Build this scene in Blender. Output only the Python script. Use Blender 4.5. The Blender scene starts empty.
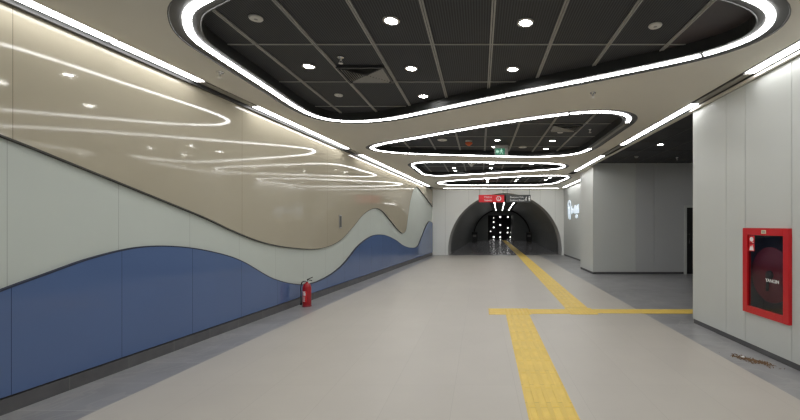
import bpy, bmesh, math, random
from mathutils import Vector, Matrix, geometry
random.seed(4)
sc = bpy.context.scene
C = sc.collection
PI = math.pi

# ------------------------------------------------------------------ camera, world, exposure
cam = bpy.data.cameras.new('camera'); cam.sensor_width = 36; cam.lens = 18
cam.shift_x = -0.1; cam.shift_y = 0.01875; cam.clip_end = 200
co = bpy.data.objects.new('camera', cam); C.objects.link(co)
co.location = (0, 0, 1.6); co.rotation_euler = (PI/2, 0, 0)
sc.camera = co
w = bpy.data.worlds.new('world'); sc.world = w; w.use_nodes = True
w.node_tree.nodes['Background'].inputs[0].default_value = (1, 1, 1, 1)
w.node_tree.nodes['Background'].inputs[1].default_value = 0.02
sc.view_settings.view_transform = 'Standard'; sc.view_settings.look = 'None'
sc.view_settings.gamma = 1; sc.view_settings.use_curve_mapping = False
sc.view_settings.exposure = 0.2
LED_POWER = 17.0
STRIP_POWER = 9.5
SPOT_POWER = 75.0
sc.cycles.max_bounces = 8; sc.cycles.diffuse_bounces = 6; sc.cycles.glossy_bounces = 4
sc.cycles.sample_clamp_indirect = 6; sc.cycles.filter_width = 1.4

# ------------------------------------------------------------------ materials
def srgb(r, g, b):
    f = lambda c: (c/255/12.92) if c <= 10 else ((c/255+0.055)/1.055)**2.4
    return (f(r), f(g), f(b), 1)

def new_mat(name):
    m = bpy.data.materials.new(name); m.use_nodes = True
    nt = m.node_tree
    return m, nt, nt.nodes['Principled BSDF']

def mat(name, col, rough=0.5, metal=0.0, var=0.05, scale=6.0, spec=0.5, coat=0.0, bump=0.0):
    m, nt, b = new_mat(name)
    tc = nt.nodes.new('ShaderNodeTexCoord')
    n = nt.nodes.new('ShaderNodeTexNoise'); n.inputs['Scale'].default_value = scale; n.inputs['Detail'].default_value = 4
    nt.links.new(tc.outputs['Object'], n.inputs['Vector'])
    r = nt.nodes.new('ShaderNodeValToRGB')
    r.color_ramp.elements[0].position = 0.3; r.color_ramp.elements[1].position = 0.7
    r.color_ramp.elements[0].color = tuple(c*(1-var) for c in col[:3])+(1,)
    r.color_ramp.elements[1].color = tuple(min(1, c*(1+var)) for c in col[:3])+(1,)
    nt.links.new(n.outputs['Fac'], r.inputs['Fac']); nt.links.new(r.outputs['Color'], b.inputs['Base Color'])
    b.inputs['Roughness'].default_value = rough; b.inputs['Metallic'].default_value = metal
    b.inputs['Specular IOR Level'].default_value = spec
    b.inputs['Coat Weight'].default_value = coat
    if bump:
        bp = nt.nodes.new('ShaderNodeBump'); bp.inputs['Strength'].default_value = bump
        nt.links.new(n.outputs['Fac'], bp.inputs['Height']); nt.links.new(bp.outputs['Normal'], b.inputs['Normal'])
    return m

def math_node(nt, op, a, b=None):
    n = nt.nodes.new('ShaderNodeMath'); n.operation = op
    for i, v in enumerate((a, b)):
        if v is None: continue
        if isinstance(v, (int, float)): n.inputs[i].default_value = v
        else: nt.links.new(v, n.inputs[i])
    return n.outputs[0]

def line_mask(nt, axis_out, period, offset, width):
    """1 on a thin joint repeating along one object axis"""
    a = math_node(nt, 'SUBTRACT', axis_out, offset)
    a = math_node(nt, 'DIVIDE', a, period)
    a = math_node(nt, 'FRACT', a)
    a = math_node(nt, 'SUBTRACT', a, 0.5)
    a = math_node(nt, 'ABSOLUTE', a)
    return math_node(nt, 'GREATER_THAN', a, 0.5 - width/period/2)

def tiled(name, col, joint, px, py, ox=0, oy=0, width=0.006, rough=0.4, var=0.05, scale=1.5, spec=0.5, axes=('X', 'Y'), tilevar=0.03, veins=0.0, veincol=None, strength=1.0):
    m, nt, b = new_mat(name)
    tc = nt.nodes.new('ShaderNodeTexCoord')
    sp = nt.nodes.new('ShaderNodeSeparateXYZ'); nt.links.new(tc.outputs['Object'], sp.inputs[0])
    n = nt.nodes.new('ShaderNodeTexNoise'); n.inputs['Scale'].default_value = scale; n.inputs['Detail'].default_value = 6
    nt.links.new(tc.outputs['Object'], n.inputs['Vector'])
    r = nt.nodes.new('ShaderNodeValToRGB')
    r.color_ramp.elements[0].position = 0.3; r.color_ramp.elements[1].position = 0.7
    r.color_ramp.elements[0].color = tuple(c*(1-var) for c in col[:3])+(1,)
    r.color_ramp.elements[1].color = tuple(min(1, c*(1+var)) for c in col[:3])+(1,)
    nt.links.new(n.outputs['Fac'], r.inputs['Fac'])
    out = r.outputs['Color']
    masks = []
    cells = []
    if px:
        masks.append(line_mask(nt, sp.outputs[axes[0]], px, ox, width))
        cells.append(math_node(nt, 'FLOOR', math_node(nt, 'DIVIDE', math_node(nt, 'SUBTRACT', sp.outputs[axes[0]], ox), px)))
    if py:
        masks.append(line_mask(nt, sp.outputs[axes[1]], py, oy, width))
        cells.append(math_node(nt, 'FLOOR', math_node(nt, 'DIVIDE', math_node(nt, 'SUBTRACT', sp.outputs[axes[1]], oy), py)))
    # each tile a slightly different tone
    cv = nt.nodes.new('ShaderNodeCombineXYZ')
    for i, c in enumerate(cells): nt.links.new(c, cv.inputs[i])
    wn = nt.nodes.new('ShaderNodeTexWhiteNoise'); nt.links.new(cv.outputs[0], wn.inputs['Vector'])
    tone = math_node(nt, 'ADD', math_node(nt, 'MULTIPLY', wn.outputs['Value'], 2*tilevar), 1-tilevar)
    mm = nt.nodes.new('ShaderNodeMix'); mm.data_type = 'RGBA'; mm.blend_type = 'MULTIPLY'; mm.inputs[0].default_value = 1
    cc = nt.nodes.new('ShaderNodeCombineColor')
    for i in range(3): nt.links.new(tone, cc.inputs[i])
    nt.links.new(out, mm.inputs[6]); nt.links.new(cc.outputs[0], mm.inputs[7]); out = mm.outputs[2]
    if veins:
        mu = nt.nodes.new('ShaderNodeTexNoise'); mu.inputs['Scale'].default_value = 0.9; mu.inputs['Detail'].default_value = 8; mu.inputs['Distortion'].default_value = 1.6
        nt.links.new(tc.outputs['Object'], mu.inputs['Vector'])
        v = math_node(nt, 'ABSOLUTE', math_node(nt, 'SUBTRACT', mu.outputs['Fac'], 0.5))
        v = math_node(nt, 'LESS_THAN', v, 0.018)
        v = math_node(nt, 'MULTIPLY', v, veins)
        mv = nt.nodes.new('ShaderNodeMix'); mv.data_type = 'RGBA'
        nt.links.new(v, mv.inputs[0]); nt.links.new(out, mv.inputs[6]); mv.inputs[7].default_value = veincol; out = mv.outputs[2]
    mk = masks[0]
    for k in masks[1:]: mk = math_node(nt, 'MAXIMUM', mk, k)
    mk = math_node(nt, 'MULTIPLY', mk, strength)
    mj = nt.nodes.new('ShaderNodeMix'); mj.data_type = 'RGBA'
    nt.links.new(mk, mj.inputs[0]); nt.links.new(out, mj.inputs[6]); mj.inputs[7].default_value = joint
    nt.links.new(mj.outputs[2], b.inputs['Base Color'])
    b.inputs['Roughness'].default_value = rough; b.inputs['Specular IOR Level'].default_value = spec
    return m

def emit(name, col, power, base=None):
    m, nt, b = new_mat(name)
    b.inputs['Base Color'].default_value = base or (0.8, 0.8, 0.8, 1)
    b.inputs['Emission Color'].default_value = col; b.inputs['Emission Strength'].default_value = power
    return m

M = {}
M['floor'] = tiled('beige floor tile', srgb(180, 175, 167), srgb(140, 136, 130), 0.6, 1.2, 0.35, 0.4, 0.005, rough=0.4, var=0.025, tilevar=0.012, strength=0.28)
M['grey_floor'] = tiled('dark grey floor tile', srgb(140, 140, 142), srgb(172, 172, 172), 0, 0.6, 0.0, 0.46, 0.006, rough=0.3, var=0.13, scale=2.5, tilevar=0.10, veins=0.28, veincol=srgb(165, 163, 160))
M['tunnel_floor'] = tiled('tunnel floor tile', srgb(140, 138, 142), srgb(110, 110, 112), 0.6, 0.6, 0.1, 0.0, 0.006, rough=0.2, var=0.06, tilevar=0.04)
M['wall_white'] = tiled('pale grey green panel', srgb(194, 201, 195), srgb(150, 155, 151), 0.97, 0, 3.44, 0, 0.004, rough=0.3, var=0.015, spec=0.4, axes=('X', 'Z'), tilevar=0.01)
M['beige_glass'] = tiled('beige glossy panel', srgb(172, 165, 147), srgb(122, 116, 102), 2.91, 0, 3.44+2.92, 0, 0.005, rough=0.06, var=0.015, spec=0.4, axes=('X', 'Z'), tilevar=0.015)
M['blue_glass'] = tiled('blue glossy panel', srgb(86, 107, 148), srgb(46, 60, 92), 0.97, 0, 3.44, 0, 0.005, rough=0.09, var=0.02, spec=0.4, axes=('X', 'Z'), tilevar=0.02)
M['edge_dark'] = mat('dark panel edge', srgb(62, 60, 56), 0.5)
M['edge_blue'] = mat('navy panel edge', srgb(28, 36, 60), 0.5)
M['right_wall'] = mat('light grey metal panel', srgb(196, 199, 196), 0.38, var=0.015, scale=1.0)
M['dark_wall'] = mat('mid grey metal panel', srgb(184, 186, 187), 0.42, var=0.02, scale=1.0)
M['end_wall'] = mat('white wall panel', srgb(234, 235, 231), 0.45, var=0.015, scale=0.8)
M['reveal'] = mat('pale arch reveal', srgb(196, 196, 194), 0.5, var=0.02)
M['joint'] = mat('dark joint', srgb(70, 71, 70), 0.7)
M['skirting'] = tiled('dark stone skirting', srgb(88, 88, 90), srgb(120, 120, 118), 0.6, 0, 0.3, 0, 0.006, rough=0.4, var=0.15, scale=5, axes=('X', 'Z'), tilevar=0.08, strength=0.6)
M['skirting_flat'] = mat('dark grey skirting', srgb(80, 80, 82), 0.4, var=0.1)
M['plaster'] = mat('taupe ceiling paint', srgb(216, 212, 202), 0.8, var=0.01, scale=1.5, spec=0.3)
M['channel'] = mat('charcoal light channel', srgb(70, 70, 70), 0.5, var=0.03)
M['recess_side'] = mat('black recess side', srgb(40, 41, 42), 0.55, var=0.05)
M['tbar'] = mat('grey grid bar', srgb(160, 158, 154), 0.5, var=0.03)
M['led'] = emit('lit white diffuser', (1.0, 0.995, 0.985, 1), LED_POWER)
M['led_off'] = mat('unlit white diffuser', srgb(140, 136, 128), 0.45)
M['led_strip'] = emit('lit strip diffuser', (1.0, 0.995, 0.985, 1), STRIP_POWER)
M['spot'] = emit('lit round lens', (1.0, 0.99, 0.97, 1), SPOT_POWER)
M['lamp_dot'] = emit('lit lamp glass', (1.0, 0.99, 0.97, 1), 2.5)
M['tunnel_lamp'] = emit('lit tunnel lamp diffuser', (1.0, 0.99, 0.97, 1), 9)
M['white_plastic'] = mat('white plastic', srgb(214, 212, 206), 0.4, var=0.02)
M['grey_plastic'] = mat('grey plastic', srgb(150, 148, 144), 0.45, var=0.03)
M['orange_plastic'] = mat('orange plastic', srgb(214, 96, 40), 0.4)
M['chrome'] = mat('polished metal', srgb(190, 190, 190), 0.25, metal=1.0)
M['grey_metal'] = mat('grey metal', srgb(120, 120, 118), 0.4, metal=0.3)
M['black'] = mat('black plastic', srgb(26, 26, 28), 0.45, var=0.1)
M['black_wall'] = mat('black wall', srgb(16, 17, 20), 0.5)
M['red'] = mat('glossy red paint', srgb(196, 22, 32), 0.3, var=0.03)
M['red_cylinder'] = mat('deep glossy red paint', srgb(160, 10, 28), 0.3, var=0.03)
M['red_dark'] = mat('deep red drum', srgb(132, 34, 50), 0.45, var=0.04)
M['red_sign'] = mat('red sign face', srgb(214, 28, 40), 0.35, var=0.02)
M['dark_sign'] = mat('charcoal sign face', srgb(62, 66, 66), 0.4, var=0.02)
M['white_paint'] = mat('white lettering', srgb(235, 235, 235), 0.5, var=0.01)
M['cream'] = mat('cream label', srgb(222, 212, 180), 0.5, var=0.02)
M['green'] = emit('lit green panel', srgb(30, 132, 96), 0.4, srgb(20, 80, 60))
M['green_white'] = emit('lit pale green pictogram', srgb(196, 246, 222), 0.5, srgb(120, 150, 135))
M['blue_lit'] = emit('projected blue white light', srgb(196, 220, 240), 0.62)
M['tactile'] = mat('yellow tactile tile', srgb(226, 194, 92), 0.5, var=0.07, scale=5)
M['tactile_joint'] = tiled('yellow tactile base', srgb(222, 190, 90), srgb(170, 143, 66), 0, 0.4, 0, 0.1, 0.006, rough=0.5, var=0.05, tilevar=0.06)
M['tunnel'] = None
M['brown_leaf'] = mat('brown debris', srgb(116, 90, 64), 0.8, var=0.35, scale=30)
M['damp'] = mat('damp stone', srgb(92, 90, 88), 0.2, var=0.1)
# tunnel cladding: long panels with rings
M['tunnel'] = tiled('charcoal tunnel panel', srgb(88, 92, 91), srgb(52, 54, 54), 0.62, 1.2, 0.5, 0.3, 0.02, rough=0.28, var=0.05, tilevar=0.10, axes=('Z', 'Y'))
M['tunnel_end'] = mat('dark grey tunnel end wall', srgb(104, 108, 106), 0.5)

# fine black mesh ceiling
def mesh_panel_mat(name, col, stripe):
    m, nt, b = new_mat(name)
    tc = nt.nodes.new('ShaderNodeTexCoord')
    sp = nt.nodes.new('ShaderNodeSeparateXYZ'); nt.links.new(tc.outputs['Object'], sp.inputs[0])
    a = math_node(nt, 'SINE', math_node(nt, 'MULTIPLY', sp.outputs['X'], 2*PI/0.026))
    a = math_node(nt, 'MULTIPLY_ADD', a, 0.5); nt.nodes[-1].inputs[2].default_value = 0.5
    mj = nt.nodes.new('ShaderNodeMix'); mj.data_type = 'RGBA'
    nt.links.new(a, mj.inputs[0]); mj.inputs[6].default_value = col; mj.inputs[7].default_value = stripe
    nt.links.new(mj.outputs[2], b.inputs['Base Color']); b.inputs['Roughness'].default_value = 0.6
    b.inputs['Specular IOR Level'].default_value = 0.25
    return m
M['mesh_ceiling'] = mesh_panel_mat('black metal mesh', srgb(46, 47, 50), srgb(72, 73, 76))
M['solid_ceiling'] = mat('dark brown ceiling board', srgb(66, 60, 62), 0.45, var=0.12, scale=5)

# tinted glass
def glass(name, tint, alpha):
    m, nt, b = new_mat(name)
    out = nt.nodes['Material Output']
    t = nt.nodes.new('ShaderNodeBsdfTransparent'); t.inputs[0].default_value = tint
    g = nt.nodes.new('ShaderNodeBsdfGlossy'); g.inputs['Roughness'].default_value = 0.05
    fr = nt.nodes.new('ShaderNodeFresnel'); fr.inputs[0].default_value = 1.45
    ge = nt.nodes.new('ShaderNodeNewGeometry')
    fac = math_node(nt, 'MULTIPLY', fr.outputs[0], math_node(nt, 'SUBTRACT', 1.0, ge.outputs['Backfacing']))
    mx = nt.nodes.new('ShaderNodeMixShader')
    nt.links.new(fac, mx.inputs[0]); nt.links.new(t.outputs[0], mx.inputs[1]); nt.links.new(g.outputs[0], mx.inputs[2])
    nt.links.new(mx.outputs[0], out.inputs[0])
    return m
M['glass'] = glass('smoked glass', (0.76, 0.77, 0.80, 1), 0.5)

# ------------------------------------------------------------------ mesh helpers
class MB:
    def __init__(s): s.v = []; s.f = []; s.m = []; s.sm = []
    def add(s, vs, fs, mi=0, smooth=False):
        o = len(s.v); s.v += [tuple(x) for x in vs]
        for f in fs: s.f.append([i+o for i in f]); s.m.append(mi); s.sm.append(smooth)
        return s
    def box(s, x0, x1, y0, y1, z0, z1, mi=0):
        vs = [(x, y, z) for x in (x0, x1) for y in (y0, y1) for z in (z0, z1)]
        return s.add(vs, [(0, 1, 3, 2), (4, 6, 7, 5), (0, 4, 5, 1), (2, 3, 7, 6), (0, 2, 6, 4), (1, 5, 7, 3)], mi)
    def quad(s, a, b, c, d, mi=0): return s.add([a, b, c, d], [(0, 1, 2, 3)], mi)
    def lathe(s, prof, n=24, c=(0, 0, 0), mi=0, axis='Z', smooth=True):
        vs = []
        for r, z in prof:
            for k in range(n):
                a = 2*PI*k/n; p = (r*math.cos(a), r*math.sin(a), z)
                if axis == 'X': p = (p[2], p[0], p[1])
                if axis == 'Y': p = (p[1], p[2], p[0])
                vs.append((p[0]+c[0], p[1]+c[1], p[2]+c[2]))
        fs = []
        for i in range(len(prof)-1):
            for k in range(n):
                k2 = (k+1) % n
                fs.append((i*n+k, i*n+k2, (i+1)*n+k2, (i+1)*n+k))
        s.add(vs, fs, mi, smooth)
        if prof[0][0] > 1e-6: s.add(vs[:n], [tuple(range(n-1, -1, -1))], mi)
        if prof[-1][0] > 1e-6: s.add(vs[-n:], [tuple(range(n))], mi)
        return s
    def tube(s, pts, r, n=8, mi=0, closed=False):
        pts = [Vector(p) for p in pts]; N = len(pts); vs = []
        up = Vector((0, 0, 1))
        for i, p in enumerate(pts):
            t = (pts[(i+1) % N] - pts[i-1]) if closed or 0 < i < N-1 else (pts[1]-pts[0] if i == 0 else pts[-1]-pts[-2])
            t.normalize()
            a = t.cross(up)
            if a.length < 1e-3: a = t.cross(Vector((1, 0, 0)))
            a.normalize(); b = t.cross(a)
            for k in range(n):
                an = 2*PI*k/n; vs.append(p + a*(r*math.cos(an)) + b*(r*math.sin(an)))
        fs = []
        for i in range(N if closed else N-1):
            j = (i+1) % N
            for k in range(n): fs.append((i*n+k, i*n+(k+1) % n, j*n+(k+1) % n, j*n+k))
        s.add(vs, fs, mi, True)
        if not closed:
            s.add(vs[:n], [tuple(range(n))], mi); s.add(vs[-n:], [tuple(range(n-1, -1, -1))], mi)
        return s
    def prism(s, pts, fn, d0, d1, mi=0, side=None):
        """pts 2-D outline, fn(u, v, depth) gives the point"""
        n = len(pts); a = [fn(u, v, d0) for u, v in pts]; b = [fn(u, v, d1) for u, v in pts]
        s.add(a, [tuple(range(n))], mi); s.add(b, [tuple(range(n-1, -1, -1))], mi)
        s.add(a+b, [(i, (i+1) % n, n+(i+1) % n, n+i) for i in range(n)], mi if side is None else side)
        return s
    def build(s, name, mats, parent=None, matrix=None, fix=True, bevel=0):
        me = bpy.data.meshes.new(name); me.from_pydata([tuple(v) for v in s.v], [], s.f)
        if not isinstance(mats, (list, tuple)): mats = [mats]
        for m in mats: me.materials.append(m)
        for p, mi, sm in zip(me.polygons, s.m, s.sm): p.material_index = mi; p.use_smooth = sm
        if fix:
            bm = bmesh.new(); bm.from_mesh(me); bmesh.ops.recalc_face_normals(bm, faces=bm.faces); bm.to_mesh(me); bm.free()
        o = bpy.data.objects.new(name, me); C.objects.link(o)
        if matrix is not None: o.matrix_world = matrix
        if parent: o.parent = parent
        if bevel:
            bv = o.modifiers.new('bevel', 'BEVEL'); bv.width = bevel; bv.segments = 2; bv.limit_method = 'ANGLE'
        return o

def tag(o, label, cat, group=None, kind=None):
    o['label'] = label; o['category'] = cat
    if group: o['group'] = group
    if kind: o['kind'] = kind
    return o
def struct(o): o['kind'] = 'structure'; return o
def thing(name, label, cat, loc=(0, 0, 0), rz=0, group=None):
    o = bpy.data.objects.new(name, None); C.objects.link(o); o.empty_display_size = 0.1
    o.location = loc; o.rotation_euler = (0, 0, rz)
    return tag(o, label, cat, group)
def dup(root, loc, label, rz=None):
    r = root.copy(); C.objects.link(r); r.location = loc; r['label'] = label
    if rz is not None: r.rotation_euler = (0, 0, rz)
    for ch in list(root.children):
        c = ch.copy(); C.objects.link(c); c.parent = r
        for g in list(ch.children):
            d = g.copy(); C.objects.link(d); d.parent = c
    return r
def text_mesh(body, size, depth=0.002):
    cu = bpy.data.curves.new('t', 'FONT'); cu.body = body; cu.size = size; cu.extrude = depth; cu.align_x = 'LEFT'; cu.resolution_u = 3
    o = bpy.data.objects.new('t', cu); C.objects.link(o); bpy.context.view_layer.update()
    me = bpy.data.meshes.new_from_object(o.evaluated_get(bpy.context.evaluated_depsgraph_get()))
    bpy.data.objects.remove(o); bpy.data.curves.remove(cu)
    return me
def lettering(name, lines, fn_matrix, material, parent):
    """lines: (body, size, u, v) in the sign plane; one mesh"""
    bm = bmesh.new()
    for body, size, u, v in lines:
        me = text_mesh(body, size); me.transform(Matrix.Translation((u, v, 0)))
        bm.from_mesh(me); bpy.data.meshes.remove(me)
    me = bpy.data.meshes.new(name); bm.to_mesh(me); bm.free()
    me.transform(fn_matrix); me.materials.append(material)
    for p in me.polygons: p.material_index = 0
    o = bpy.data.objects.new(name, me); C.objects.link(o); o.parent = parent
    return o

def spline(pts, n=8, closed=True):
    P = [Vector(p) for p in pts]; N = len(P); out = []
    for i in range(N if closed else N-1):
        if closed: a, b, c, d = P[i-1], P[i], P[(i+1) % N], P[(i+2) % N]
        else: a, b, c, d = P[max(i-1, 0)], P[i], P[i+1], P[min(i+2, N-1)]
        # centripetal Catmull-Rom
        t0 = 0; t1 = t0+max((b-a).length, 1e-4)**0.5; t2 = t1+max((c-b).length, 1e-4)**0.5; t3 = t2+max((d-c).length, 1e-4)**0.5
        if (b-a).length < 1e-6: a = b-(c-b); t0 = t1-(t2-t1)
        if (d-c).length < 1e-6: d = c+(c-b); t3 = t2+(t2-t1)
        for k in range(n):
            t = t1+(t2-t1)*k/n
            A1 = a*((t1-t)/(t1-t0))+b*((t-t0)/(t1-t0)); A2 = b*((t2-t)/(t2-t1))+c*((t-t1)/(t2-t1)); A3 = c*((t3-t)/(t3-t2))+d*((t-t2)/(t3-t2))
            B1 = A1*((t2-t)/(t2-t0))+A2*((t-t0)/(t2-t0)); B2 = A2*((t3-t)/(t3-t1))+A3*((t-t1)/(t3-t1))
            out.append(B1*((t2-t)/(t2-t1))+B2*((t-t1)/(t2-t1)))
    if not closed: out.append(P[-1])
    return out
def resample(pts, step):
    P = pts+[pts[0]]; L = [0]
    for a, b in zip(P, P[1:]): L.append(L[-1]+(b-a).length)
    n = max(24, int(L[-1]/step)); out = []; j = 0
    for k in range(n):
        t = L[-1]*k/n
        while L[j+1] < t: j += 1
        f = (t-L[j])/max(L[j+1]-L[j], 1e-9); out.append(P[j].lerp(P[j+1], f))
    for _ in range(2):
        out = [(out[i-1]+out[i]*2+out[(i+1) % n])/4 for i in range(n)]
    return out
def area2(P): return sum(P[i-1].x*P[i].y-P[i].x*P[i-1].y for i in range(len(P)))/2
def offset(P, d):
    n = len(P); s = 1 if area2(P) > 0 else -1; out = []
    for i in range(n):
        t = (P[(i+1) % n]-P[i-1]).normalized(); out.append(P[i]+Vector((t.y, -t.x))*(d*s))
    return out
def inside(p, poly):
    r = False; j = len(poly)-1
    for i in range(len(poly)):
        a, b = poly[i], poly[j]
        if (a[1] > p[1]) != (b[1] > p[1]) and p[0] < (b[0]-a[0])*(p[1]-a[1])/(b[1]-a[1])+a[0]: r = not r
        j = i
    return r

# ------------------------------------------------------------------ the setting
ZC, ZU = 3.5, 3.63
KU = (ZU-1.6)/2.1            # plaster ceiling, black mesh ceiling above its openings
Y0, YE = -5.0, 21.3          # wall behind the photographer, arch wall
def xl(y): return -4.34+0.084*y          # the left wall runs at a slight angle
XR, XC, XW = 3.5, 3.69, 4.46             # right wall, pillar face, recessed wall
YP0, YP1, YC1 = 6.58, 13.06, 14.7        # cross passage from / to, end of the pillar

# floor
b = MB(); b.box(-5.2, 10.2, Y0, YE+0.1, -0.2, -0.004)
struct(b.build('floor', M['grey_floor']))
fl = lambda y: -3.50+0.0574*y
fr = lambda y: 2.88+0.012*y
b = MB(); b.prism([(fl(Y0), Y0), (fr(Y0), Y0), (fr(21), 21), (fl(21), 21)], lambda u, v, d: (u, v, d), -0.004, 0.0)
struct(b.build('floor_centre', M['floor']))
b = MB(); b.box(-2.6, 6.5, YE+0.1, 47.2, -0.2, -0.004)
struct(b.build('floor_tunnel', M['tunnel_floor']))

# left wall, in its own frame: x along the wall, -y into the corridor
ang = math.atan2(1, 0.084)
LW = Matrix.Translation((-4.34, 0, 0)) @ Matrix.Rotation(ang, 4, 'Z')
S0, S1 = Y0*1.0035, YE*1.0035
b = MB(); b.box(S0, S1, 0, 0.25, 0, 3.9)
struct(b.build('wall_left', M['wall_white'], matrix=LW))
b = MB(); b.box(S0, S1-0.02, -0.03, -0.001, -0.004, 0.128)
struct(b.build('baseboard_left', M['skirting'], matrix=LW))
b = MB(); b.box(S0, S1-0.02, -0.012, -0.001, 0.128, 0.146)
struct(b.build('trim_1', M['edge_dark'], matrix=LW))

beige = [(-4.98, 3.2), (-3, 3.25), (0, 3.0), (2.0, 2.67), (3.39, 2.34), (3.92, 2.19), (4.64, 1.98), (5.68, 1.67), (6.11, 1.52), (6.92, 1.29), (7.97, 1.13), (8.95, 1.07), (9.92, 1.2), (10.78, 1.55), (11.49, 1.89), (12.2, 2.08), (12.7, 2.11), (13.14, 2.06), (14.15, 1.71), (15.02, 1.40), (15.6, 1.28), (16.05, 1.40), (16.35, 1.9), (16.75, 2.6), (17.3, 3.13), (18.0, 3.27), (18.81, 3.12), (19.6, 2.96), (20.5, 2.75), (21.34, 2.55)]  # far rise made steeper; bared pale wall stands in for the end wall's reflection
blue = [(-4.98, 1.75), (-2, 1.45), (0, 0.75), (1.6, 0.55), (2.6, 0.78), (3.39, 1.06), (3.69, 1.15), (4.11, 1.27), (4.64, 1.35), (5.22, 1.32), (5.95, 1.17), (6.37, 1.03), (7.18, 0.65), (7.97, 0.43), (8.6, 0.36), (9.42, 0.43), (10.21, 0.63), (11.12, 1.02), (12.22, 1.27), (13.34, 1.27), (14.69, 1.05), (15.61, 0.82), (16.73, 0.66), (18.03, 0.66), (18.81, 1.04), (19.89, 1.6), (20.6, 1.8), (21.34, 1.72)]
def cladding(name, curve, zedge, mats, label):
    c = spline([Vector(p) for p in curve], 10, False); n = len(c); b = MB(); t = 0.04
    for d, mi in ((-t, 0), (-0.001, 1)):
        vs = [(p.x, d, p.y) for p in c]+[(p.x, d, zedge) for p in c]
        b.add(vs, [(i, i+1, n+i+1, n+i) for i in range(n-1)], mi)
    vs = [(p.x, -t, p.y) for p in c]+[(p.x, -0.001, p.y) for p in c]
    b.add(vs, [(i, i+1, n+i+1, n+i) for i in range(n-1)], 1)
    # a narrow trim bead along the wave
    s = 1 if zedge > 2 else -1
    for i in range(n-1):
        p, q = c[i], c[i+1]; tt = (q-p).normalized(); nn = Vector((-tt.y, tt.x))*s*0.014
        b.add([(p.x, -t-0.001, p.y), (q.x, -t-0.001, q.y), (q.x+nn.x, -t-0.001, q.y+nn.y), (p.x+nn.x, -t-0.001, p.y+nn.y)], [(0, 1, 2, 3)], 1)
    for p in (c[0], c[-1]): b.add([(p.x, -t, p.y), (p.x, -0.001, p.y), (p.x, -0.001, zedge), (p.x, -t, zedge)], [(0, 1, 2, 3)], 0)
    b.add([(c[0].x, -t, zedge), (c[-1].x, -t, zedge), (c[-1].x, -0.001, zedge), (c[0].x, -0.001, zedge)], [(0, 1, 2, 3)], 1)
    return tag(b.build(name, mats, matrix=LW), label, 'wall panel', 'wave shaped panels on the left wall')
cladding('wave_panel', beige, 3.485, [M['beige_glass'], M['edge_dark']], 'glossy beige panelling with a wavy lower edge on the left wall, under the ceiling')
cladding('wave_panel', blue, 0.146, [M['blue_glass'], M['edge_blue']], 'glossy blue panelling with a wavy top edge on the left wall, above the skirting')

# right wall: separate panels with dark joints, an opening where the hose cabinet sits
seams = [Y0, -4.4, -3.5, -2.6, -1.7, -0.8, 0.1, 1.0, 1.9, 2.8, 3.69, 4.49, 5.28, 5.69, YP0]
CZ0, CZ1 = 0.47, 1.56
b = MB()
for a, c in zip(seams, seams[1:]):
    g = 0.004
    if (a, c) == (4.49, 5.28):
        b.box(XR, XR+0.02, a+g, c-g, 0.066, CZ0-0.002); b.box(XR, XR+0.02, a+g, c-g, CZ1+0.002, ZC-0.05)
    else: b.box(XR, XR+0.02, a+g, c-g, 0.066, ZC-0.05)
b.box(XR+0.02, 10, YP0-0.02, YP0-0.0, 0.066, 3.6)
struct(b.build('wall_right', M['right_wall']))
b = MB()
b.box(XR+0.021, XR+0.05, Y0, 4.49, 0, 3.9); b.box(XR+0.021, XR+0.05, 5.28, YP0-0.021, 0, 3.9)
b.box(XR+0.021, XR+0.05, 4.49, 5.28, 0, CZ0); b.box(XR+0.021, XR+0.05, 4.49, 5.28, CZ1, 3.9)
struct(b.build('wall_right_backing', M['joint']))
b = MB(); b.box(XR+0.006, XR+0.0205, Y0, YP0-0.021, -0.004, 0.065); b.box(XR+0.021, 10, YP0-0.015, YP0-0.006, -0.004, 0.065)
struct(b.build('baseboard_right', M['skirting_flat']))

# pillar block and the back wall of the passage
b = MB()
xs = [XC, 5.09]
b.box(XC, 4.6, YP1+0.003, YC1, 0.066, 3.9); b.box(XC, XC+0.02, YP1, YP1+0.003, 0.066, 3.9); b.box(XC+0.02, 5.086, YP1, YP1+0.02, 0.066, 3.9)
struct(b.build('wall_pillar', M['right_wall']))
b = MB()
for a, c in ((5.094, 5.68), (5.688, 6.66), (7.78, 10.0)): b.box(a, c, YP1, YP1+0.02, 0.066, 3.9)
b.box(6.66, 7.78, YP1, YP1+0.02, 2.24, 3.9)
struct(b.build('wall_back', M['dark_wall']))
b = MB(); b.box(4.6, 6.7, YP1+0.021, YP1+0.05, 0, 3.9); b.box(7.7, 10, YP1+0.021, YP1+0.05, 0, 3.9); b.box(6.7, 7.7, YP1+0.021, YP1+0.05, 2.2, 3.9)
struct(b.build('wall_back_backing', M['joint']))
b = MB(); b.box(XC+0.006, 6.6, YP1+0.006, YP1+0.019, -0.004, 0.065); b.box(7.8, 10, YP1+0.006, YP1+0.019, -0.004, 0.065); b.box(XC+0.006, XC+0.02, YP1+0.019, YC1, -0.004, 0.065)
struct(b.build('baseboard_back', M['skirting_flat']))
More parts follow.
